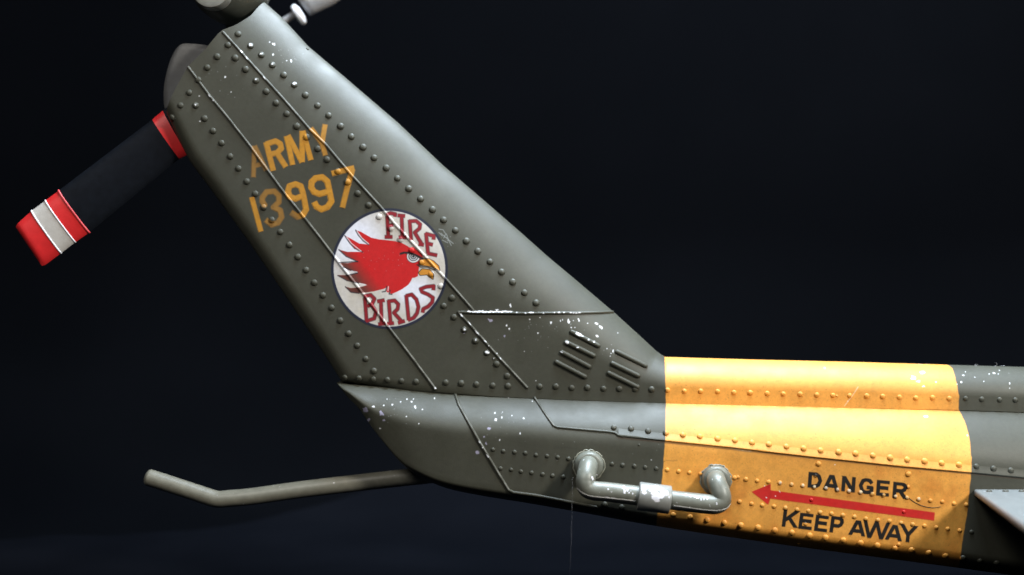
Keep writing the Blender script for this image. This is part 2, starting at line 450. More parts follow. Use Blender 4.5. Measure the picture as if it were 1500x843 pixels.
BIRDS = [[(534.5, 436), (537, 471)], [(533, 434.5), (543, 432.5), (548.5, 438), (545, 446), (538, 449)], [(545, 448), (551, 457), (548, 467), (536, 471)],
         [(558, 441), (559, 475)], [(552.5, 442), (563.5, 440)], [(554, 475.5), (565, 474)],
         [(569.3, 440), (572.2, 474)], [(568, 442), (578, 440.5), (583.5, 446), (582.5, 453), (577, 458.5), (588.7, 471.5)], [(583, 473.5), (593, 470.5)], [(567, 475), (577, 473.5)],
         [(595, 432.5), (598.7, 469.5)], [(594.5, 434), (603, 431.8), (610, 439), (613, 450), (611, 459), (606, 466), (597.5, 469.5)],
         [(634.8, 425.5), (635.3, 419.3), (624.4, 420.5), (616.3, 423.6), (618.2, 428), (627.2, 431.8), (634.1, 436.5), (633.2, 443), (627.2, 449.4), (620, 453), (619, 458.5)]]
for ls in (FIRE, BIRDS):
    strokes(ls, 6.2, (0.035, 0.01, 0.02), .9, aa=.55)
    strokes(ls, 4.4, (0.25, 0.010, 0.018), 1, aa=.5)
    
# arrow and warning
ARROW = [(1100.8, 720.7), (1128.7, 709.2), (1129.2, 718.5), (1369.4, 751), (1368.3, 763), (1128.4, 730.7), (1125.3, 739.8)]
fill(ARROW, (0.52, 0.006, 0.010), .97, aa=.5)
G = {
 'D': [[(.13, 0), (.13, 1)], [(.13, .1), (.5, .1), (.74, .22), (.86, .5), (.74, .78), (.5, .9), (.13, .9)]],
 'A': [[(.08, 1), (.47, .0)], [(.53, .0), (.92, 1)], [(.24, .7), (.76, .7)]],
 'N': [[(.13, 0), (.13, 1)], [(.87, 0), (.87, 1)], [(.13, .03), (.87, .97)]],
 'G': [[(.86, .30), (.72, .14), (.5, .09), (.27, .18), (.13, .5), (.27, .82), (.5, .91), (.72, .86), (.87, .77), (.87, .57), (.54, .57)]],
 'E': [[(.13, 0), (.13, 1)], [(.13, .09), (1, .09)], [(.13, .48), (.92, .48)], [(.13, .91), (1, .91)]],
 'R': [[(.13, 0), (.13, 1)], [(.13, .09), (.65, .09), (.83, .18), (.86, .3), (.8, .44), (.62, .53), (.13, .53)], [(.5, .53), (.93, 1)]],
 'P': [[(.13, 0), (.13, 1)], [(.13, .09), (.65, .09), (.83, .18), (.87, .32), (.8, .48), (.62, .57), (.13, .57)]],
 'K': [[(.13, 0), (.13, 1)], [(.93, 0), (.13, .66)], [(.40, .42), (.93, 1)]],
 'W': [[(.05, 0), (.27, 1)], [(.27, 1), (.5, .03)], [(.5, .03), (.73, 1)], [(.73, 1), (.95, 0)]],
 'Y': [[(.07, 0), (.5, .58)], [(.93, 0), (.5, .58)], [(.5, .52), (.5, 1)]]}
def place_glyph(ch, tl, tr, bl, org, sc):
    tl, tr, bl = (np.array(q, float) / sc + np.array(org) for q in (tl, tr, bl))
    return [[tuple(tl + (tr - tl) * x + (bl - tl) * y) for x, y in l] for l in G[ch]]
def glyph_print(ch, tl, tr, bl, org, sc, wd, col):
    # strokes run past the cap line and base line and are cut off square there
    tl, tr, bl = (np.array(q, float) / sc + np.array(org) for q in (tl, tr, bl))
    sl = window(min(tl[0], bl[0]), tl[1], tr[0], bl[1] + 6); u, v = U[sl], Vv[sl]; d = None
    for l in G[ch]:
        l = [np.array(q, float) for q in l]
        for a_, b_ in ((0, 1), (-1, -2)):
            if l[a_][1] in (0, 1) or l[a_][1] <= 0.03:
                e = l[a_] - l[b_]; l[a_] = l[a_] + e / max(abs(e[1]), .05) * .13
        q = sd_line(u, v, [tuple(tl + (tr - tl) * x + (bl - tl) * y) for x, y in l], wd)
        d = q if d is None else np.minimum(d, q)
    e = (tr - tl) / np.linalg.norm(tr - tl); nn = np.array([-e[1], e[0]])
    t_ = (u - tl[0]) * nn[0] + (v - tl[1]) * nn[1]; b_ = (u - bl[0]) * nn[0] + (v - bl[1]) * nn[1]
    d = np.maximum(d, np.maximum(-t_, b_))
    put(sl, soft(d, .5), col)
INK = (.005, .0045, .004)
DANGER, KEEP = [], []
for ch, tl, tr, bl in (('D', (85, 100), (268, 118), (70, 303)), ('A', (288, 130), (484, 152), (272, 332)), ('N', (520, 152), (694, 172), (505, 350)),
                       ('G', (738, 172), (934, 196), (722, 376)), ('E', (970, 204), (1135, 220), (955, 406)), ('R', (1180, 228), (1366, 248), (1163, 436))):
    DANGER += place_glyph(ch, tl, tr, bl, (1175, 680), 8.82); glyph_print(ch, tl, tr, bl, (1175, 680), 8.82, 5.5, INK)
for ch, tl, tr, bl in (('K', (88, 42), (242, 60), (66, 214)), ('E', (255, 76), (388, 92), (233, 236)), ('E', (415, 96), (542, 112), (391, 258)), ('P', (568, 108), (695, 124), (545, 272)),
                       ('A', (757, 145), (915, 164), (738, 297)), ('W', (890, 148), (1148, 178), (872, 322)), ('A', (1122, 190), (1282, 210), (1103, 345)), ('Y', (1258, 185), (1425, 212), (1240, 358))):
    KEEP += place_glyph(ch, tl, tr, bl, (1135, 740), 6.818); glyph_print(ch, tl, tr, bl, (1135, 740), 6.818, 5.4, INK)

WEAR = []
for i in range(43):
    q = sum(1.11 ** (k / 41) for k in range(i)) / sum(1.11 ** (k / 41) for k in range(42)); WEAR.append((lerp(722.5, 1415, q), lerp(659.3, 739.6, q)))
for i in range(21):
    q = sum(1.04 ** (k / 19) for k in range(i)) / sum(1.04 ** (k / 19) for k in range(20)); WEAR.append((lerp(1084, 1423, q), lerp(735.7, 779.5, q)))
for (x, y) in WEAR:
    if 1140 < x < 1350:
        for _ in range(2):
            a_ = random.random() * 6.3; fill([(x + .3 + 2.4 * random.uniform(.6, 1.2) * math.cos(a_ + k * .7), y - .7 + 2.2 * random.uniform(.6, 1.2) * math.sin(a_ + k * .7)) for k in range(9)], random.choice([(.55, .30, .08), (.5, .42, .33), (.62, .5, .32)] if (x, y) in WEAR[:43] else [(.58, .28, .05), (.6, .33, .09)]), .7, aa=.7)
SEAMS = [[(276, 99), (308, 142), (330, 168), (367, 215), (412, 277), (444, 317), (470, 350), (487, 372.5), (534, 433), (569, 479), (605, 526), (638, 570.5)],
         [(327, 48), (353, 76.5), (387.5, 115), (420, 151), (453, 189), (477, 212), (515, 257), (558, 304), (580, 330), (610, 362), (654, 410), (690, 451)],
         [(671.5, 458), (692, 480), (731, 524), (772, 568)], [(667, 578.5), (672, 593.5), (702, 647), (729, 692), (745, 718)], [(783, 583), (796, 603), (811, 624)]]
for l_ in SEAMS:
    strokes([[(x + .6, y - .6) for x, y in l_]], 1.7, (.30, .295, .27), .36, aa=.7, opf=lambda u, v: np.clip(vnoise(u, v, 9, 41) * 1.5 - .15, 0, 1))  # rubbed paint, plus seam highlights painted pale on the upper right side

strokes([[(x, y + 2.4) for x, y in ((906, 638.8), (920, 640.3), (968, 645.2), (1000, 648.5), (1069, 655.5), (1187, 669), (1250, 675.5), (1315, 682.5), (1422, 692), (1510, 700.5))]], 2.2, (.045, .025, .012), .7, butt=False, aa=.9)  # shade below the lip of the panel step, painted as a dark line
# paint chips down to the bright metal (4th channel), lilac primer spots; also painted glare and rivet highlights
def chip_glare(x, y, rx=1.6, ry=None, ang=0, col=(.85, .87, .92), amt=1.0):
    ry = ry or rx
    rx *= .86; ry *= .86
    n = 11; ph = random.random() * 6; pts = []
    for k in range(n):
        a = 2 * math.pi * k / n + ph; q = random.uniform(.45, 1.2)
        ex_, ey_ = rx * q * math.cos(a), ry * q * math.sin(a)
        c, s = math.cos(math.radians(ang)), math.sin(math.radians(ang))
        pts.append((x + ex_ * c - ey_ * s, y + ex_ * s + ey_ * c))
    fill(pts, col, amt, aa=.5, chan=1.0 if amt > .8 else 0)
LIL = (.42, .40, .56)
CHIPS_GLARE = [(748, 448, 2, 3.6), (728, 454, 3, 1.5), (742, 477, 1.8), (746, 482, 1.6, 2.2), (776, 468, 1.2), (791, 465.5, 1), (807, 473, 2, 2.8), (833, 471, 3.2, 4.6, -15), (848, 469, 1.5, 3.2, -20), (861, 474, 1.1),
      (874, 474.5, 3.8, 1.8, 20), (880.5, 480, 3.8, 2.4, 30), (837, 480, 1.1), (842, 480, .9), (875, 493, 2.8, 1.9, 30), (788, 488, 1.5), (768, 515, .8), (889, 511, .9), (898, 514.5, 1.3, 3), (895, 518, .8), (894, 522, .8),
      (849, 490.5, 7.5, 2.8, 27), (862, 497.5, 1.6), (870, 501, 2, 1.4), (830.5, 502, 4, 2.8), (846, 509, 2.4, 1.4), (822.5, 516, 2.4, 1.3, 20), (840, 470, .8), (821, 470, .8, 2), (824, 469, .6, 1.6), (905, 488, .8),
      (401, 65, 3.4, 2.2), (400, 80, 1.9), (420, 89, 1), (426.5, 89, 1.2, 3), (395, 62, 1), (330, 113, 1.7), (338.5, 135, 1.1), (292, 141, 1.2), (431.8, 122.8, 3.4, 2.6), (383, 79.5, 2.2, 1.6), (367.8, 66.5, 3.2, 2.8), (399.5, 94.5, 1.8),  # ends with rivet highlights painted as pale spots
      (375, 116.8, 2, 1.5), (354, 76.5, 4, 1.3, 48), (362, 86, 4, 1.2, 48), (387.5, 114.5, 3.5, 1.3, 48), (307, 141, 3, 1.1, 52), (312, 148, 1.5), (293, 178, 1.2), (287, 154, 1.8),
      (681, 483, 2.6, 1.8), (697, 498, 1.4), (713.5, 516.5, 3.6, 2.4), (723, 525.5, 1.1), (676, 462, 4, 1.2, 48), (688, 474, 4, .9, 50), (699, 488, 5, 1.1, 50), (711, 500, 2.5, .9, 50), (716, 507, 1.2), (733, 525, 2.6, 1, 50), (728, 518, 1.2),
      (547, 596, 2.8, 1.8), (562, 594, 1.3), (575, 593, 1.8), (587, 589, 1.1), (596, 585, 1.4), (603, 589, 1.4), (605.5, 585, 1.1), (608.5, 596.5, 1.8, 3.6, -15), (619, 600, 1.1), (636.5, 584, 1.1, 1.8), (595.5, 610.5, 1.1),
      (613.5, 621, 1.1), (557, 628, 1.6), (567, 585, .9), (725, 605, 1, 1.6), (726, 615, 2, 3), (735, 612, 1.1, 1.8), (750, 609, 1.1), (767, 613, 1.4), (762, 635, 1.0, 1.8), (732, 645, 1.3, 2), (736, 604, .6),
      (702, 647, 3.2, 1.2, 60), (707, 656, 1.4), (714, 668, 4.2, 1.2, 58), (637.5, 568.5, 1.8),
      (1411, 550, 2, 1.3), (1408, 560, 1.6), (1456, 547, 2.4, 1.3), (1463.5, 543, .9), (1479, 562, 1, 1.8), (1479, 569, .7), (1441, 559, .8), (1428, 553, .9), (1449, 548, 1), (1414, 545, .8), (1402, 563, .7), (1462, 548, .8),
      (1338, 554, 7, 3.6, 10), (1352, 546, 6, 2.6), (1353, 566, 3, 2.2), (1345, 559, 4, 2), (1371, 560, 1.6), (1356, 610.5, 4, 2), (1417, 638, 1.2, 2), (1208, 539.5, 2, 1.2, 30), (1242, 588, .9),  # mostly white glare on the orange band, painted in as spots
      (785, 558, .9), (954, 674, .9), (780, 588, .9), (745, 583, .7), (868, 669, .8), (1223, 681, .9), (1142, 720, 2.5, .5, 60), (1120, 712, .9), (1122.5, 729, 1.8, .9, 30), (1136, 727, 1.2)]
for c in CHIPS_GLARE: chip_glare(*c)
xx = 687.0
while xx < 752:
    chip_glare(xx, 457.0 + random.uniform(-.8, .6), random.uniform(2, 4.5), random.uniform(1, 2)); xx += random.uniform(2.5, 5)
for xx in (757, 770, 777, 781, 796, 812, 819, 826, 836, 840, 844, 849): chip_glare(xx, 458.6 + random.uniform(-.6, .6), random.uniform(1, 3), 1.1)
for c in ((718.5, 469.5, 5.2, 3.0, 35), (535, 601, 4.8, 4.6), (559.5, 606.5, 6.8, 4.0, 35), (562.5, 616, 2.5, 2), (716.5, 628, 4.2, 2.6, -20), (709, 640, 1.8), (712, 650, 1.6, 2.6), (739, 493, 1.4, 2.4), (555, 645, 2.2), (541, 615, 2.4), (700, 663, 4, 3), (680, 488, 1.5)):
    chip_glare(*c, col=LIL, amt=.75)
# faint clusters of specks
for cx_, cy_, sx, sy, n in ((560, 605, 40, 22, 34), (735, 625, 32, 24, 24), (800, 480, 60, 22, 46), (420, 80, 22, 14, 22), (320, 120, 30, 26, 18), (570, 385, 26, 18, 30), (1440, 555, 34, 12, 4), (652, 350, 9, 12, 22), (895, 515, 14, 10, 14), (960, 655, 60, 20, 8), (840, 660, 60, 26, 16)):
    for _ in range(n):
        if random.random() < .35: continue
        chip_glare(random.gauss(cx_, sx * .6), random.gauss(cy_, sy * .6), random.uniform(.35, .7), col=(.5, .52, .55), amt=random.uniform(.15, .55))
# scuffs beside the emblem, scratches on the band
for l in ([(643, 336), (649, 337), (653, 343), (650, 349)], [(654, 343), (657, 352), (661, 360)], [(646, 342), (655, 350), (664, 357)], [(648, 352), (656, 356)], [(643, 341), (648, 346)]):
    strokes([l], .9, (.35, .38, .38), .6, butt=False, aa=.6)
strokes([[(1257, 567), (1250, 578), (1237, 595)]], .9, (.8, .72, .55), .7, butt=False)
strokes([[(1070, 656), (1085, 660), (1100, 662)]], 2, (.32, .25, .14), .5, butt=False, aa=1.5)
for c in ((1078, 656, 2.5, 1), (1088, 660, 2.5, 1.2), (1098, 661, 2, .9)): chip_glare(*c, col=(.45, .36, .2), amt=.6)
strokes([[(811, 657), (828, 656), (845, 657.5)]], 1, (.03, .03, .025), .6, butt=False, aa=.8)
strokes([[(975, 674.5), (985, 675.5), (992, 675)]], 1, (.25, .11, .03), .7, butt=False, aa=.6)

enc = np.clip(img, 0, 1)
rgb = enc[..., :3]
enc[..., :3] = np.where(rgb <= .0031308, rgb * 12.92, 1.055 * np.power(np.maximum(rgb, 1e-6), 1 / 2.4) - .055)
IMG = bpy.data.images.new('body_print', NW, NH, alpha=True)
IMG.alpha_mode = 'CHANNEL_PACKED'
IMG.pixels.foreach_set(np.ascontiguousarray(enc[::-1]).astype(np.float32).ravel())
IMG.update(); IMG.pack()
del enc, rgb, P_

# ------------------------------------------------------------------ materials
def nodes_of(m):
    m.use_nodes = True; nt = m.node_tree; nt.nodes.clear()
    out = nt.nodes.new('ShaderNodeOutputMaterial'); b = nt.nodes.new('ShaderNodeBsdfPrincipled')
    nt.links.new(b.outputs[0], out.inputs[0]); return nt, b
def paint_material(m):
    nt, b = nodes_of(m); N, Lk = nt.nodes.new, nt.links.new
    geo = N('ShaderNodeNewGeometry'); sep = N('ShaderNodeSeparateXYZ'); Lk(geo.outputs['Position'], sep.inputs[0])
    def lin(sock, mul, add):
        q = N('ShaderNodeMath'); q.operation = 'MULTIPLY_ADD'; q.inputs[1].default_value = mul; q.inputs[2].default_value = add
        Lk(sock, q.inputs[0]); return q.outputs[0]
    uu = lin(sep.outputs['X'], 1 / (K * (X1 - X0)), -X0 / (X1 - X0))
    vv = lin(sep.outputs['Z'], 1 / (K * (Y1 - Y0)), -Z0 / (K * (Y1 - Y0)) + Y1 / (Y1 - Y0))
    cmb = N('ShaderNodeCombineXYZ'); Lk(uu, cmb.inputs[0]); Lk(vv, cmb.inputs[1])
    im = N('ShaderNodeTexImage'); im.image = IMG; im.interpolation = 'Cubic'; im.extension = 'EXTEND'; Lk(cmb.outputs[0], im.inputs[0])
    # fine dust and tone
    n1 = N('ShaderNodeTexNoise'); n1.inputs['Scale'].default_value = 420; n1.inputs['Detail'].default_value = 6; Lk(geo.outputs['Position'], n1.inputs['Vector'])
    mr = N('ShaderNodeMapRange'); mr.inputs[1].default_value = .3; mr.inputs[2].default_value = .7; mr.inputs[3].default_value = .93; mr.inputs[4].default_value = 1.07; Lk(n1.outputs['Fac'], mr.inputs[0])
    mx = N('ShaderNodeMix'); mx.data_type = 'RGBA'; mx.blend_type = 'MULTIPLY'; mx.inputs[0].default_value = 1
    Lk(im.outputs['Color'], mx.inputs[6]); Lk(mr.outputs[0], mx.inputs[7])
    Lk(mx.outputs[2], b.inputs['Base Color'])
    n2 = N('ShaderNodeTexNoise'); n2.inputs['Scale'].default_value = 60; n2.inputs['Detail'].default_value = 3; Lk(geo.outputs['Position'], n2.inputs['Vector'])
    r1 = N('ShaderNodeMapRange'); r1.inputs[1].default_value = .3; r1.inputs[2].default_value = .7; r1.inputs[3].default_value = .48; r1.inputs[4].default_value = .60; Lk(n2.outputs['Fac'], r1.inputs[0])
    mm_ = N('ShaderNodeMix'); mm_.data_type = 'FLOAT'; Lk(im.outputs['Alpha'], mm_.inputs[0]); Lk(r1.outputs[0], mm_.inputs[2]); mm_.inputs[3].default_value = .3
    Lk(mm_.outputs[0], b.inputs['Roughness'])
    b.inputs['Specular IOR Level'].default_value = .46
    n3 = N('ShaderNodeTexNoise'); n3.inputs['Scale'].default_value = 1500; n3.inputs['Detail'].default_value = 2; Lk(geo.outputs['Position'], n3.inputs['Vector'])
    ad = N('ShaderNodeMath'); ad.operation = 'MULTIPLY_ADD'; ad.inputs[1].default_value = -.9; Lk(im.outputs['Alpha'], ad.inputs[0]); Lk(n3.outputs['Fac'], ad.inputs[2])
    bp = N('ShaderNodeBump'); bp.inputs['Strength'].default_value = .16; bp.inputs['Distance'].default_value = .00025; Lk(ad.outputs[0], bp.inputs['Height'])
    Lk(bp.outputs[0], b.inputs['Normal'])
paint_material(PAINT)
def simple(name, col, rough=.45, metal=0, var=.12, scale=250, bump=.1, chips=None, chipcol=(.85, .87, .92)):
    m = bpy.data.materials.new(name); nt, b = nodes_of(m); N, Lk = nt.nodes.new, nt.links.new
    tc = N('ShaderNodeNewGeometry')
    n1 = N('ShaderNodeTexNoise'); n1.inputs['Scale'].default_value = scale; n1.inputs['Detail'].default_value = 5; Lk(tc.outputs['Position'], n1.inputs['Vector'])
    cr = N('ShaderNodeValToRGB'); cr.color_ramp.elements[0].position = .3; cr.color_ramp.elements[1].position = .7
    cr.color_ramp.elements[0].color = (*[c * (1 - var) for c in col], 1); cr.color_ramp.elements[1].color = (*[min(1, c * (1 + var)) for c in col], 1)
    Lk(n1.outputs['Fac'], cr.inputs[0]); last = cr.outputs[0]
    b.inputs['Roughness'].default_value = rough; b.inputs['Metallic'].default_value = metal
    if chips:
        n2 = N('ShaderNodeTexNoise'); n2.inputs['Scale'].default_value = chips[0]; n2.inputs['Detail'].default_value = 4; Lk(tc.outputs['Position'], n2.inputs['Vector'])
        c2 = N('ShaderNodeValToRGB'); c2.color_ramp.elements[0].position = chips[1]; c2.color_ramp.elements[1].position = chips[1] + .012; Lk(n2.outputs['Fac'], c2.inputs[0])
        mx = N('ShaderNodeMix'); mx.data_type = 'RGBA'; Lk(c2.outputs[0], mx.inputs[0]); Lk(last, mx.inputs[6]); mx.inputs[7].default_value = (*chipcol, 1); last = mx.outputs[2]
        rr = N('ShaderNodeMapRange'); Lk(c2.outputs[0], rr.inputs[0]); rr.inputs[3].default_value = rough; rr.inputs[4].default_value = .22; Lk(rr.outputs[0], b.inputs['Roughness'])
    Lk(last, b.inputs['Base Color'])
    n3 = N('ShaderNodeTexNoise'); n3.inputs['Scale'].default_value = scale * 4; Lk(tc.outputs['Position'], n3.inputs['Vector'])
    bp = N('ShaderNodeBump'); bp.inputs['Strength'].default_value = bump; bp.inputs['Distance'].default_value = .0003; Lk(n3.outputs['Fac'], bp.inputs['Height']); Lk(bp.outputs[0], b.inputs['Normal'])
    return m
M_PIPE = simple('pale_grey_green_paint', (.145, .15, .124), .42, chips=(330, .70))
M_SLEEVE = simple('worn_grey_paint', (.23, .235, .22), .35)
M_CHIP = simple('bare_bright_metal', (.88, .88, .95), .25, metal=.15, var=.04)
M_BUMPER = simple('warm_grey_paint', (.175, .17, .135), .45, chips=(420, .72), chipcol=(.5, .5, .5))
M_DARK = simple('dark_olive_paint', (.075, .08, .066), .5)
M_FAIR = simple('grey_fairing_paint', (.11, .11, .11), .6)
M_STAB = simple('grey_stabilizer_paint', (.165, .178, .178), .45, chips=(300, .71))
M_BLACK = simple('matt_black_blade', (.005, .0065, .010), .6, var=.2)
M_BLACK.node_tree.nodes['Principled BSDF'].inputs['Specular IOR Level'].default_value = .1
M_RED = simple('red_blade_paint', (.66, .022, .024), .42, var=.08)
M_PINK = simple('pink_highlight_edge', (.62, .06, .07), .4, var=.08)  # highlight along the raised ridge, put into a pinker red
M_WHITE = simple('off_white_blade_paint', (.50, .48, .45), .42, var=.06)
M_EDGEW = simple('white_blade_edge', (.78, .78, .82), .35, var=.04)
M_PALE = simple('pale_grey_blade', (.26, .26, .27), .4, var=.05)
M_HAIR = simple('pale_fibre', (.45, .45, .48), .6)
M_GLUE = simple('glue_bead', (.25, .25, .20), .3)
M_DHAIR = simple('dark_fibre', (.05, .035, .02), .6)

# ------------------------------------------------------------------ raised panel seams
def drape(pts, off, step=5, bvh=None, smooth=False):
    pts = catmull(pts, 6) if smooth else pts
    out = []
    for i in range(len(pts) - 1):
        a, b = np.array(pts[i], float), np.array(pts[i + 1], float)
        n = max(1, int(np.linalg.norm(b - a) / step))
        for k in range(n + (1 if i == len(pts) - 2 else 0)):
            q = a + (b - a) * k / n
            l, nn = hit(q[0], q[1], bvh)
            if l is not None: out.append(l + nn * off * K)
    return out
def seam(pts, r, parent, label=None):
    r *= 1.05
    pa = drape(pts, r * .1)
    pa, ra = rounded_ends(pa, r * K)
    return tube('panel_seam', pa, ra, PAINT, parent, sides=10, label=label)
seam([(276, 99), (308, 142), (330, 168), (367, 215), (412, 277), (444, 317), (470, 350), (487, 372.5), (534, 433), (569, 479), (605, 526), (638, 570.5)], 2.1, FIN, 'thin raised seam crossing the A of the lettering')
seam([(327, 48), (353, 76.5), (387.5, 115), (420, 151), (453, 189), (477, 212), (515, 257), (558, 304), (580, 330), (610, 362), (654, 410), (690, 451), (694, 456)], 2.1, FIN, 'thin raised seam crossing the top of the emblem')
seam([(672, 457.5), (700, 458.3), (770, 459.5), (860, 458.7), (897, 457.6)], 2.2, FIN, 'level seam with the paint worn off to bright metal')
seam([(671.5, 458), (692, 480), (731, 524), (772, 568)], 2.1, FIN, 'short slanting seam below the worn level seam')
seam([(667, 578.5), (672, 593.5), (702, 647), (729, 692), (745, 718), (752, 721.5), (783, 725.5), (835, 735.5), (873, 743)], 2.2, BOOM, 'bent seam along the stern of the boom')
seam([(783, 583), (796, 603), (811, 624), (816, 626.2), (851.5, 629.5), (892, 633), (901, 634.5), (906, 638.3), (912, 639.3)], 1.9, BOOM, 'bent seam running down from the fin root to the long panel step')
def panel_step(pts):
    # overlapping panel: rises gently from above and drops off sharply along its lower edge
    prof = [(-13, -.3), (-10, .1), (-5, .9), (-1.8, 2.0), (-.4, 2.3), (.5, 1.8), (.9, -.5)]
    L_ = []
    for i in range(len(pts) - 1):
        a, b = np.array(pts[i], float), np.array(pts[i + 1], float); n = max(1, int(np.linalg.norm(b - a) / 5))
        for k in range(n + (1 if i == len(pts) - 2 else 0)): L_.append(a + (b - a) * k / n)
    V, F = [], []
    for q in L_:
        for dy, h in prof:
            l, n = hit(q[0], q[1] + dy); V.append(l + n * h * K)
    m = len(prof)
    for i in range(len(L_) - 1):
        for j in range(m - 1):
            s = i * m + j; F.append((s, s + 1, s + m + 1, s + m))
    F.append(tuple(range(m))); F.append(tuple((len(L_) - 1) * m + j for j in range(m)))
    o = fix_normals(obj('panel_step', V, F, PAINT, BOOM, label='long panel edge running under the upper row of boom rivets')); autosmooth(o, 40)
panel_step([(906, 638.8), (920, 640.3), (968, 645.2), (1000, 648.5), (1069, 655.5), (1187, 669), (1250, 675.5), (1315, 682.5), (1422, 692), (1510, 700.5)])

# ------------------------------------------------------------------ vent ribs on the fin root
for a, b in (((757, 409), (904, 486)), ((727, 466), (879, 541)), ((703, 522), (854, 602)), ((672, 577), (830, 659)), ((1012, 521), (1169, 599)), ((985, 585), (1128, 654)), ((966, 639), (1124, 716))):
    a = (a[0] / 3.83 + 640, a[1] / 3.83 + 380); b = (b[0] / 3.83 + 640, b[1] / 3.83 + 380)
    pa, ra = rounded_ends(drape([a, b], .4), 3.7 * K)
    tube('vent_rib', pa, ra, PAINT, FIN, sides=14)

# ------------------------------------------------------------------ rivets
def rivet_mesh():
    V, F = [], []; seg = 14
    prof = [(1.04, -.25), (1.0, .06), (.95, .24), (.82, .42), (.6, .57), (.32, .67)]
    for r, h in prof:
        for k in range(seg):
            a = 2 * math.pi * k / seg; V.append((r * math.cos(a), r * math.sin(a), h))
    V.append((0, 0, .70))
    for i in range(len(prof) - 1):
        for k in range(seg):
            k2 = (k + 1) % seg; F.append((i * seg + k, i * seg + k2, (i + 1) * seg + k2, (i + 1) * seg + k))
    i = (len(prof) - 1) * seg
    for k in range(seg): F.append((i + k, i + (k + 1) % seg, len(V) - 1))
    me = bpy.data.meshes.new('rivet'); me.from_pydata(V, [], F); me.update(); me.shade_smooth(); me.materials.append(PAINT)
    return me
RM = rivet_mesh()
def rivet(px, py, r, parent, bvh=None, mat=None):
    l, n = hit(px, py, bvh)
    if l is None: return
    o = bpy.data.objects.new('rivet', RM); COL.objects.link(o)
    q = Vector((0, 0, 1)).rotation_difference(n).to_matrix().to_4x4()
    rr = r * random.uniform(.90, 1.03) * K
    o.parent = parent
    o.matrix_parent_inverse = PINV.inverted() @ Matrix.Identity(4) if False else Matrix.Identity(4)
    o.matrix_local = Matrix.Translation(l) @ q @ Matrix.Diagonal((rr, rr, rr * random.uniform(.85, .98), 1))
    return o
def row(p0, p1, n, r, parent, skip=(), ratio=1.0, mid=None, jit=.35):
    """n rivets from p0 to p1; ratio = last gap / first gap; mid = a point the row bends through"""
    g = [ratio ** (i / max(1, n - 2)) for i in range(n - 1)]; s = [0]
    for x in g: s.append(s[-1] + x)
    for i in range(n):
        if i in skip: continue
        t = s[i] / s[-1]
        if mid:
            q = poly_at([p0, mid, p1], t)
        else: q = np.array(p0) + (np.array(p1) - np.array(p0)) * t
        rivet(q[0] + random.gauss(0, jit), q[1] + random.gauss(0, jit), r, parent)
row((287, 155), (547.8, 544), 22, 5.0, FIN)
row((349, 50), (252, 172.7), 8, 5.0, FIN, mid=(300, 103.4))
row((345, 84.7), (494.4, 251), 11, 5.3, FIN)
row((509, 267), (571.5, 334.6), 5, 5.2, FIN)
for q in ((586.5, 351), (603, 367), (617.5, 384.5), (632, 402), (646, 419.5), (662, 436.7), (650, 448.5), (665, 465), (680, 483), (696.7, 499.6), (713, 517), (727.5, 533.5), (743, 551)): rivet(q[0], q[1], 5.0, FIN)
row((367, 67), (431, 124.4), 5, 5.3, FIN); row((447.6, 139.5), (785, 444.5), 21, 5.3, FIN)
row((505, 553.7), (609, 559.4), 6, 4.6, FIN); row((653, 560.4), (744, 565.8), 5, 4.8, FIN)
row((790.6, 566.7), (954, 571), 8, 4.7, FIN)
row((978, 571.7), (1487.5, 586.4), 22, 4.0, SPINE, mid=(1218, 579.5)); rivet(1226, 580.3, 2, SPINE); rivet(1512, 587, 4, SPINE)
rivet(450.5, 72, 2.4, FIN); rivet(723.5, 525.3, 2.4, FIN)
row((899, 626.4), (1481, 690), 24, 4.7, BOOM)
row((722.5, 659.3), (1415, 739.6), 43, 3.4, BOOM, skip=(8, 9, 10, 20, 21), ratio=1.11)
row((733, 686.5), (825, 699.3), 7, 3.3, BOOM)
row((1084, 735.7), (1423, 779.5), 21, 3.4, BOOM, ratio=1.04)
row((886, 740), (1460, 825), 24, 4.4, BOOM, skip=(2, 3))
for q in ((1199, 679.7), (1330.4, 694.7)): rivet(*q, 4.2, BOOM)
for q in ((1195, 697), (1330.4, 713.7), (1180, 767.7), (1316.6, 797.8), (1170, 796), (1306, 822), (1188.5, 732.5), (1324, 750), (1069.5, 699), (1081, 699.3)): rivet(*q, 2.9, BOOM)
rivet(936, 652, 1.6, BOOM)

# ------------------------------------------------------------------ lettering and emblem as thin printed skins following the surface
def skin(name, polys, parent, label, base=.22):
    V, F = [], []
    for j, (poly, nx, ny) in enumerate(polys):
        # poly: 4 corners (a, b, c, d)
        a, b, c, d = (np.array(q, float) for q in poly); st = len(V); ok = True
        for iy in range(ny + 1):
            for ix in range(nx + 1):
                q = (a + (b - a) * ix / nx) * (1 - iy / ny) + (d + (c - d) * ix / nx) * iy / ny
                l, n = hit(q[0], q[1])
                if l is None: ok = False; l = Vector((0, 0, 0)); n = Vector((0, 0, 1))
                V.append(l + n * (base + .006 * j) * K)
        if not ok: V = V[:st]; continue
        for iy in range(ny):
            for ix in range(nx):
                s = st + iy * (nx + 1) + ix; F.append((s, s + 1, s + nx + 2, s + nx + 1))
    o = obj(name, V, F, PAINT, parent, label=label)
    return o
def skin_strokes(name, lines, wd, parent, label):
    P = []
    for l in lines:
        for i in range(len(l) - 1):
            a, b = np.array(l[i], float), np.array(l[i + 1], float); e = b - a; L = np.linalg.norm(e); e /= L; nn = np.array([-e[1], e[0]]) * wd / 2
            P.append(((a + nn, b + nn, b - nn, a - nn), max(1, int(L / 5)), 2))
    return skin(name, P, parent, label)
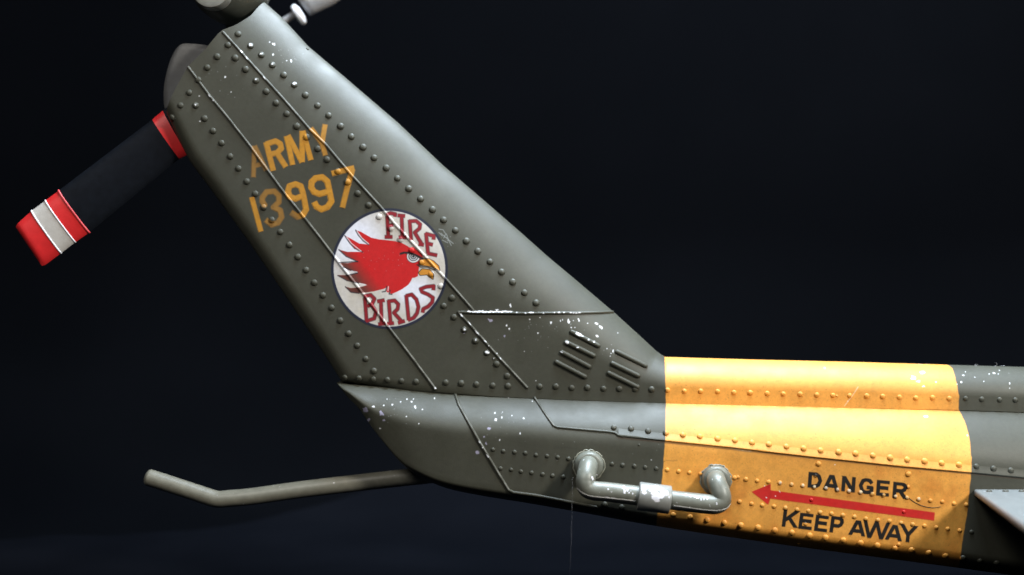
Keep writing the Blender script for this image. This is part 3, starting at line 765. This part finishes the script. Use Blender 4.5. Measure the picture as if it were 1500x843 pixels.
skin_strokes('lettering', ARMY + [[(372.8, 214), (371.2, 260)], [(373, 214), (390, 250)]], 6, FIN, 'yellow word ARMY, its first letter rubbed faint')
skin_strokes('number_lettering', NUM + N3 + N9 + N9b + N7, 6.4, FIN, 'yellow number 13997, its second figure rubbed faint')
skin_strokes('lettering', DANGER, 4.2, BOOM, 'black word DANGER above the red arrow')
skin_strokes('lettering', KEEP, 4.2, BOOM, 'black words KEEP AWAY below the red arrow')
skin('arrow_marking', [(((1129, 718.3), (1369.4, 751), (1368.3, 763), (1128.5, 730.7)), 40, 3), (((1128.7, 709.2), (1128, 724), (1128, 724), (1100.8, 720.7)), 6, 4), (((1100.8, 720.7), (1128, 724), (1125.3, 739.8), (1113, 730)), 6, 4)], BOOM, 'red arrow pointing left')
V, F = [], []
l, n = hit(*EC); V.append(l + n * .25 * K)
NR, NS = 24, 72
for i in range(1, NR + 1):
    for k in range(NS):
        a = 2 * math.pi * k / NS
        l, n = hit(EC[0] + 85.5 * i / NR * math.cos(a), EC[1] + 88.5 * i / NR * math.sin(a)); V.append(l + n * .25 * K)
for k in range(NS):
    F.append((0, 1 + k, 1 + (k + 1) % NS))
    for i in range(NR - 1):
        s = 1 + i * NS; F.append((s + k, s + NS + k, s + NS + (k + 1) % NS, s + (k + 1) % NS))
fix_normals(obj('emblem', V, F, PAINT, FIN, label='round white emblem with a red bird head and the words FIRE BIRDS'))

# ------------------------------------------------------------------ grab pipe on the boom
PP = [(862, 679, 40), (861.5, 684, 68), (859, 697, 84), (857.5, 707, 88), (861, 715.5, 89), (872, 719.5, 89), (890, 721, 89), (930, 726, 89), (985, 733, 90), (1030, 738.2, 91), (1048, 739.2, 91), (1056.5, 733.5, 90), (1055.5, 722, 88), (1050.5, 709, 80), (1048.5, 702, 62), (1048, 700, 40)]
path = [M(*q) for q in catmull(PP, 7)]
PIPE = tube('grab_pipe', path, 13.7 * K, M_PIPE, ROOT, sides=32, caps=False, label='bent pale grey pipe fixed to the boom side')
for (x, y) in ((862.5, 682), (1048.5, 703)):
    l, n = hit(x, y); n = Vector((0, -1, 0))
    lathe('pipe_flange', l, n, [(q * K, r * K) for q, r in ((-10, 21.5), (1, 21.5), (3, 20.8), (11, 20.2), (14, 19), (15.5, 16.5), (15.7, 12))], M_PIPE, PIPE, 40)
    # bead of glue round the flange
    ring = []
    for k in range(49):
        a = 2 * math.pi * k / 48
        ring.append(l + Vector((math.cos(a), 0, math.sin(a))) * (21.6 + random.uniform(-.9, 1.6)) * K + n * .4 * K)
    ring[-1] = ring[0]
    tube('glue_bead', ring, 1.2 * K, M_GLUE, PIPE, sides=6, caps=False)
s0, s1 = M(934.5, 726.6, 89), M(982, 732.8, 90)
ax = (s1 - s0); Ls = ax.length
SLEEVE = lathe('pipe_sleeve', s0, ax, [(0, 14), (0, 17.5 * K), (.6 * K, 19.2 * K), (2 * K, 19.9 * K), (Ls - 2 * K, 19.9 * K), (Ls - .6 * K, 19.2 * K), (Ls, 17.5 * K), (Ls, 14 * K)][1:], M_SLEEVE, PIPE, 48, label='grey sleeve with paint flaked to bright metal')
# silver mould line along the pipe
ml = []
for q in catmull([(846, 716, 99), (856, 725.5, 102), (872, 730, 102.5), (890, 731.6, 102.5), (932, 736, 102.5)], 6): ml.append(M(*q))
PB = bvh_of([PIPE]); SB = bvh_of([SLEEVE])
def mould(pts, lab):
    pa = [p_ for p_ in drape(pts, .0, 3, PB, smooth=True)]
    if len(pa) > 2: tube('mould_line', pa, .65 * K, M_EDGE, PIPE, sides=6, label=lab)
M_EDGE = simple('rubbed_edge', (.50, .50, .48), .3)
mould([(845, 715), (853, 722), (866, 727), (890, 729.6), (912, 732), (931, 734.2)], 'rubbed mould line left of the sleeve')
mould([(985, 740.6), (1010, 744.2), (1035, 747.4), (1052, 748), (1064, 745), (1070, 738.5)], 'rubbed mould line right of the sleeve')
def chips_on(bvh, specs, name, parent):
    V, F = [], []
    for (x, y, rx, ry, ang) in specs:
        n = 16; st = len(V); ph = random.random() * 6
        c, s = math.cos(math.radians(ang)), math.sin(math.radians(ang))
        qs = [random.uniform(.7, 1.15) for _ in range(n)]
        l, nn = hit(x, y, bvh)
        if l is None: continue
        ring0 = [l + nn * .12 * K]; rings = []; ok = True
        for f in (.5, 1.0):
            rg = []
            for k in range(n):
                a = 2 * math.pi * k / n
                ex_, ey_ = rx * f * qs[k] * math.cos(a), ry * f * qs[k] * math.sin(a)
                l2, n2 = hit(x + ex_ * c - ey_ * s, y + ex_ * s + ey_ * c, bvh)
                if l2 is None: ok = False; break
                rg.append(l2 + n2 * .12 * K)
            if not ok: break
            rings.append(rg)
        if not ok: continue
        V += ring0 + rings[0] + rings[1]
        for k in range(n):
            k2 = (k + 1) % n
            F.append((st, st + 1 + k, st + 1 + k2)); F.append((st + 1 + k, st + 1 + n + k, st + 1 + n + k2, st + 1 + k2))
    return fix_normals(obj(name, V, F, M_CHIP, parent, kind='stuff'))
chips_on(SB, [(942, 716, 6, 4.5, 20), (944, 722, 4, 3, 0), (937.5, 713.5, 3, 2, 0), (961, 714, 5, 2.6, 20), (959, 722.5, 7, 3.6, 15), (966, 727, 8, 5.5, -20), (959, 729, 5, 4, 0), (962, 733.5, 4.5, 3, 10), (976.5, 723, 3, 3.6, 0), (970, 720.5, 3.4, 1.8, 20), (952, 719, 2, 1.4, 0), (980, 729, 1, 2, 0)], 'paint_flakes', SLEEVE)
chips_on(PB, [(914, 714.5, 2.2, 2.6, 0), (915, 720.5, 1.7, 3.2, 0), (919, 718, 1.6, 2.4, 0), (921.5, 722, 1, 1.4, 0), (927, 723.5, .8, 1.6, 0), (891, 717, 1.3, 1.3, 0), (896, 721, .7, .7, 0), (889, 729, 4, 1.2, 5), (898, 730, 4, 1, 5), (916, 733, 3, 1, 5),
               (1005, 725, 1.2, .9, 0), (1010, 726, 1.6, 1, 0), (1018, 728.3, 2.4, 1, 20), (1022, 729.5, 2, .9, 15), (1027, 732, .6, 2, 0), (1031, 731, .6, 2.2, 0), (1036, 731, .5, 2, 0), (1050, 738, .7, 2.4, 0), (868, 701, 1.6, 3.4, -15), (871, 705.5, 1.6, 2, 0)], 'paint_flakes', PIPE)

# ------------------------------------------------------------------ tail bumper tube
BP = [(218.5, 700, -30), (250, 710, -30), (285, 721.5, -30), (301, 726.8, -30), (318, 731.6, -30), (336, 730.6, -30), (370, 727.5, -30), (430, 719, -30), (500, 710.5, -30), (570, 702.5, -32), (650, 694, -40)]
path = [M(*q) for q in catmull(BP, 5)]
a = (path[1] - path[0]).normalized(); r = 12.6 * K
pre, prr = [], []
for ang in (86, 66, 46, 28, 12): pre.append(path[0] - a * r * .55 * math.sin(math.radians(ang))); prr.append(r * math.cos(math.radians(ang)))
tube('tail_bumper', pre + path, prr + [r] * len(path), M_BUMPER, ROOT, sides=32, label='bent grey tail skid tube below the fin')

# ------------------------------------------------------------------ horizontal stabilizer plate
def slab(name, corners, th, bev, mat, parent, label=None):
    """corners: world points of the top face; th, bev in units; straight slab with rounded edges"""
    import bmesh
    bm = bmesh.new()
    top = [bm.verts.new(c) for c in corners]; bot = [bm.verts.new(Vector(c) - Vector((0, 0, th * K))) for c in corners]
    n = len(top)
    bm.faces.new(top); bm.faces.new(list(reversed(bot)))
    for i in range(n): bm.faces.new((top[i], bot[i], bot[(i + 1) % n], top[(i + 1) % n]))
    bmesh.ops.recalc_face_normals(bm, faces=bm.faces)
    bmesh.ops.bevel(bm, geom=list(bm.edges), offset=bev * K, segments=4, profile=.5, affect='EDGES')
    me = bpy.data.meshes.new(name); bm.to_mesh(me); bm.free(); me.materials.append(mat); me.shade_smooth()
    o = bpy.data.objects.new(name, me); COL.objects.link(o); adopt(o, parent)
    if label: o['label'] = label
    autosmooth(o, 40)
    return o
c0 = M(1423, 715.5, 30)
def off(v, dx, p, dz): return Vector((v.x + dx * K, -p * K, v.z + dz * K))
STAB = slab('stabilizer', [off(c0, 0, 30, 1), off(c0, -68, 480, 12), off(c0, 330, 480, 12), off(c0, 330, 30, 1)], 10, 3.2, M_STAB, ROOT, 'pale grey tailplane sticking out towards the viewer')
STB = bvh_of([STAB])
for x in (1449, 1473, 1497):
    q = rivet(x, 720.5, 4.6, STAB, STB)

# ------------------------------------------------------------------ tail rotor: gearbox, fairing and blades
GB = lathe('rotor_gearbox', M(346, -14, -110), (0, -1, 0), [(h * K, r_ * K) for h, r_ in ((0, 40), (6, 52), (20, 58), (60, 58.5), (78, 56), (92, 50), (102, 40), (106, 30), (107, 10))], M_DARK, ROOT, 56, label='dark round rotor gearbox on the fin tip')
lathe('gearbox_cap', M(314, -11, -8), (0, -1, 0), [(h * K, r_ * K) for h, r_ in ((0, 28), (26, 28), (29, 27), (30, 24), (30.2, 8))], M_STAB if False else M_SLEEVE, GB, 44)
def prism(name, pts, pf, pb, mat, parent, bev=6, label=None):
    import bmesh
    bm = bmesh.new()
    f = [bm.verts.new(M(x, y, pf)) for x, y in pts]
    b_ = [bm.verts.new(Vector((v.co.x, -pb * K, v.co.z))) for v in f]
    n = len(f); bm.faces.new(f); bm.faces.new(list(reversed(b_)))
    for i in range(n): bm.faces.new((f[i], b_[i], b_[(i + 1) % n], f[(i + 1) % n]))
    bmesh.ops.recalc_face_normals(bm, faces=bm.faces)
    ed = [e for e in bm.edges if abs(e.verts[0].co.y - e.verts[1].co.y) < 1e-9]
    bmesh.ops.bevel(bm, geom=ed, offset=bev * K, segments=5, profile=.5, affect='EDGES')
    me = bpy.data.meshes.new(name); bm.to_mesh(me); bm.free(); me.materials.append(mat)
    o = bpy.data.objects.new(name, me); COL.objects.link(o); adopt(o, parent); autosmooth(o, 50)
    if label: o['label'] = label
    return o
fp = [tuple(q) for q in catmull([(300, 190), (258, 182), (241, 165), (237, 140), (240, 112), (249, 82), (262, 64), (280, 62.5), (305, 66), (335, 76), (350, 110)], 4)]
prism('rotor_fairing', fp, -40, -120, M_FAIR, ROOT, 12, 'dark curved cover behind the upper corner of the fin')

# lower-left blade
BS = [((300, 118), (345, 188)), ((238.5, 162), (275, 227)), ((223, 175.3), (262.6, 233)), ((86, 279.5), (131, 341)), ((66.6, 294), (110.5, 355)), ((46.4, 309), (89.7, 371)), ((22, 331), (62.4, 391.5))]
BD = [-62, -28, -27, -22, -21, -20, -19]
def blade_piece(name, i0, i1, mat, parent, tip=False, root=False, label=None):
    V, F = [], []; n = 16
    (u0, l0), (u1, l1) = BS[i0], BS[i1]
    m_ = 8
    for i in range(m_ + 1):
        t = i / m_
        u_ = lerp(np.array(u0, float), np.array(u1, float), t); l_ = lerp(np.array(l0, float), np.array(l1, float), t)
        th = 1.0
        if tip and t > .75:
            th = math.sqrt(max(0.02, 1 - ((t - .75) / .25) ** 2)) * .9 + .1
            mid = (u_ + l_) / 2; sh = 1 - .06 * ((t - .75) / .25) ** 3
            u_ = mid + (u_ - mid) * sh; l_ = mid + (l_ - mid) * sh
        for k in range(n):
            a = 2 * math.pi * k / n; s = .5 - .5 * math.cos(a)
            q = u_ + (l_ - u_) * s
            hgt = 9.5 * th * math.sin(a) * (1 - .35 * s)
            v = M(q[0], q[1], lerp(BD[i0], BD[i1], t)); V.append(Vector((v.x, v.y - hgt * K, v.z)))
    for i in range(m_):
        for k in range(n):
            k2 = (k + 1) % n; F.append((i * n + k, i * n + k2, (i + 1) * n + k2, (i + 1) * n + k))
    F.append(tuple(range(n))); F.append(tuple(m_ * n + k for k in range(n)))
    o = fix_normals(obj(name, V, F, mat, parent, label=label)); autosmooth(o, 50); return o
BL = blade_piece('tail_rotor_blade', 2, 3, M_BLACK, ROOT, label='black tail rotor blade with red and white bands')
blade_piece('red_band', 1, 2, M_RED, BL, label='red band at the blade root'); blade_piece('blade_root', 0, 1, M_BLACK, BL)
blade_piece('red_band', 3, 4, M_RED, BL, label='red band inside the white band'); blade_piece('white_band', 4, 5, M_WHITE, BL); blade_piece('blade_tip', 5, 6, M_RED, BL, tip=True, label='red blade tip')
def band_edge(i, mat, r_):
    u_, l_ = (np.array(q, float) for q in BS[i]); path = []
    for k in range(29):
        a = math.pi * (k / 28) * 1.04 - .02 * math.pi; s = .5 - .5 * math.cos(a)
        q = u_ + (l_ - u_) * s
        v = M(q[0], q[1], BD[i]); path.append(Vector((v.x, v.y - 9.5 * math.sin(a) * (1 - .35 * s) * K, v.z)))
    tube('band_edge', path, r_ * K, mat, BL, sides=10)
band_edge(3, M_PINK, 1.7); band_edge(4, M_EDGEW, 1.2); band_edge(5, M_EDGEW, 1.3)

# upper-right blade, farther back and out of focus
UR = tube('tail_rotor_blade', [M(395, 46, -250), M(418, 30, -250), M(432, 21, -250)], 6 * K, M_PALE, ROOT, sides=16, label='pale grey upper rotor blade with a white collar')
ax2 = (M(452, 8, -250) - M(430, 22, -250)).normalized()
lathe('blade_collar', M(433, 24.5, -250), ax2, [(h * K, r_ * K) for h, r_ in ((0, 7), (1, 15), (3, 18), (8, 18.5), (11, 15), (13, 9))], M_EDGEW, UR, 40)
V, F = [], []; n = 18
for i in range(9):
    t = i / 8
    c = lerp(np.array([444., 10.]), np.array([520., -50.]), t); hw = lerp(17, 26, min(1, t * 2.5))
    dd = np.array([.62, .785])
    for k in range(n):
        a = 2 * math.pi * k / n
        q = c + dd * hw * math.cos(a); v = M(q[0], q[1], -252); V.append(Vector((v.x, v.y - 12 * math.sin(a) * K, v.z)))
for i in range(8):
    for k in range(n):
        k2 = (k + 1) % n; F.append((i * n + k, i * n + k2, (i + 1) * n + k2, (i + 1) * n + k))
F.append(tuple(range(n))); F.append(tuple(8 * n + k for k in range(n)))
fix_normals(obj('blade_panel', V, F, M_PALE, UR))
lathe('rotor_hub', M(372, 62, -262), (0, -1, 0), [(h * K, r_ * K) for h, r_ in ((-60, 20), (120, 20), (150, 18))], M_DARK, ROOT, 32)

# ------------------------------------------------------------------ stray fibres
def fibre(name, pts, r_, mat, label):
    o = tube(name, pts, r_ * K, mat, None, sides=5, label=label)
    return o
th = fibre('glue_thread', [M(839.5, 700, 104), M(838.5, 705, 106), M(838, 740, 106), M(837, 790, 106), M(834, 850, 106)], .05, M_HAIR, 'fine pale thread hanging straight down from the left end of the grab pipe')
th['category'] = 'thread'
hp = drape([(1330, 729), (1340, 736), (1352, 741.5), (1366, 744), (1378, 742.5)], .5, 3, smooth=True)
hr = fibre('hair', hp, .42, M_DHAIR, 'short dark curved hair lying on the orange band past the word DANGER'); hr['category'] = 'hair'
V, F = [], []
def wisp(pts, r_):
    pts = [Vector(p) for p in catmull([tuple(q) for q in pts], 4)]
    for i in range(len(pts) - 1):
        a, b = pts[i], pts[i + 1]; t = (b - a).normalized(); u_ = t.orthogonal().normalized() * r_ * K; w_ = t.cross(u_.normalized()) * r_ * K
        s = len(V)
        for q in (a, b):
            V.extend([q + u_, q - u_ * .5 + w_ * .87, q - u_ * .5 - w_ * .87])
        for k in range(3): F.append((s + k, s + (k + 1) % 3, s + 3 + (k + 1) % 3, s + 3 + k))
for cx_, n, sp in ((1354, 9, 6), (1432, 5, 4), (1458, 4, 5)):
    for _ in range(n):
        x = random.gauss(cx_, sp); y = 535.5 + random.uniform(-1, 2)
        a = M(x, y, -50)
        b = a + Vector((random.gauss(0, 3), random.uniform(-3, 3), random.uniform(.5, 3.5))) * K
        c = b + Vector((random.gauss(0, 3.5), random.uniform(-3, 3), random.uniform(-3.5, 1.5))) * K
        wisp([a, b, c], .14)
lint = obj('lint', V, F, M_HAIR, None, kind='stuff'); lint['label'] = 'wisps of pale lint caught on top of the boom beside the orange band edge'; lint['category'] = 'lint'

# ------------------------------------------------------------------ dark cloth backdrop: hangs behind and sweeps forward as the table cover
def backdrop():
    floor_py = 892; P0 = -1000.0; R = 600.0
    prof = []
    for i in range(28): prof.append((P0, -2400 + i * (floor_py - R + 2400) / 27))
    for i in range(1, 40):
        a = math.pi / 2 * i / 40; prof.append((P0 + R * (1 - math.cos(a)), floor_py - R + R * math.sin(a)))
    for i in range(24): prof.append((P0 + R + i * 110, floor_py))
    V, F = [], []; nx = 160; W = 5200
    for p, y in prof:
        for i in range(nx + 1):
            x = -W / 2 + W * i / nx
            f1 = math.sin(x * .0042 + y * .0012 + 1.3) * 14 + math.sin(x * .011 + math.sin(y * .004) * 1.2) * 5
            f2 = math.sin((y + p) * .012 + x * .0028) * 8 * math.exp(-((y - 900) / 500) ** 2)
            V.append(Vector((x * K, (-p + f1) * K, Z0 + (CY - y) * K + (f2) * K)))
    for j in range(len(prof) - 1):
        for i in range(nx):
            s = j * (nx + 1) + i; F.append((s, s + 1, s + nx + 2, s + nx + 1))
    m_ = bpy.data.materials.new('black_navy_cloth'); nt, b = nodes_of(m_); N, Lk = nt.nodes.new, nt.links.new
    geo = N('ShaderNodeNewGeometry')
    n1 = N('ShaderNodeTexNoise'); n1.inputs['Scale'].default_value = 5; n1.inputs['Detail'].default_value = 4; Lk(geo.outputs['Position'], n1.inputs['Vector'])
    cr = N('ShaderNodeValToRGB'); cr.color_ramp.elements[0].color = (.0013, .0015, .0020, 1); cr.color_ramp.elements[1].color = (.0026, .0029, .0038, 1); Lk(n1.outputs['Fac'], cr.inputs[0]); Lk(cr.outputs[0], b.inputs['Base Color'])
    b.inputs['Roughness'].default_value = .95; b.inputs['Specular IOR Level'].default_value = 0.0
    wv = N('ShaderNodeTexNoise'); wv.inputs['Scale'].default_value = 900; Lk(geo.outputs['Position'], wv.inputs['Vector'])
    bp = N('ShaderNodeBump'); bp.inputs['Strength'].default_value = .3; bp.inputs['Distance'].default_value = .0005; Lk(wv.outputs['Fac'], bp.inputs['Height']); Lk(bp.outputs[0], b.inputs['Normal'])
    o = obj('backdrop', V, F, m_, None, kind='structure'); o['label'] = 'black navy cloth hanging behind and spread below the toy'
    # added sheet over the backdrop foot, paler navy in place of light, soft folds
    m2 = m_.copy(); m2.name = 'lightened_navy_cloth'
    for nd in m2.node_tree.nodes:
        if nd.type == 'VALTORGB': nd.color_ramp.elements[0].color = (.0020, .0023, .0033, 1); nd.color_ramp.elements[1].color = (.0044, .0050, .0070, 1)
        if nd.type == 'TEX_NOISE' and nd.inputs['Scale'].default_value < 10: nd.inputs['Scale'].default_value = 9
    V, F = [], []; nx = 200; ny = 70
    for j in range(ny + 1):
        for i in range(nx + 1):
            x = -1700 + 3400 * i / nx
            a0 = math.radians(53 + 4 * math.sin(x * .004 + 2) + 1.2 * math.sin(x * .011) - 3 * math.exp(-((x - 100) / 500) ** 2) + 22 * min(1, max(0, (-150 - x) / 450)) ** 1.0)
            t = j / ny
            if t < .5:
                a = a0 + (math.pi / 2 - a0) * t / .5; p = P0 + R * (1 - math.cos(a)); y = floor_py - R + R * math.sin(a)
            else: a = math.pi / 2; p = P0 + R + (t - .5) * 2 * 1500; y = floor_py
            h = 2 + min(1, t * 4) * (12 + 4 * math.sin(x * .006 + p * .004) + 3.5 * math.sin(p * .018 + x * .0035 + 1.5 * math.sin(x * .003)) + 1.5 * math.sin(x * .03 + p * .01))
            if t > .5: h *= max(.25, 1 - (t - .5) * 5)
            p2 = p + h * math.cos(a); y2 = y - h * math.sin(a) - 1
            V.append(Vector((x * K, -p2 * K, Z0 + (CY - y2) * K)))
    for j in range(ny):
        for i in range(nx):
            q = j * (nx + 1) + i; F.append((q, q + 1, q + nx + 2, q + nx + 1))
    c = obj('brightening_sheet', V, F, m2, None, kind='structure'); c['label'] = 'added navy sheet in low folds, paler to brighten the backdrop foot'
    return o
backdrop()
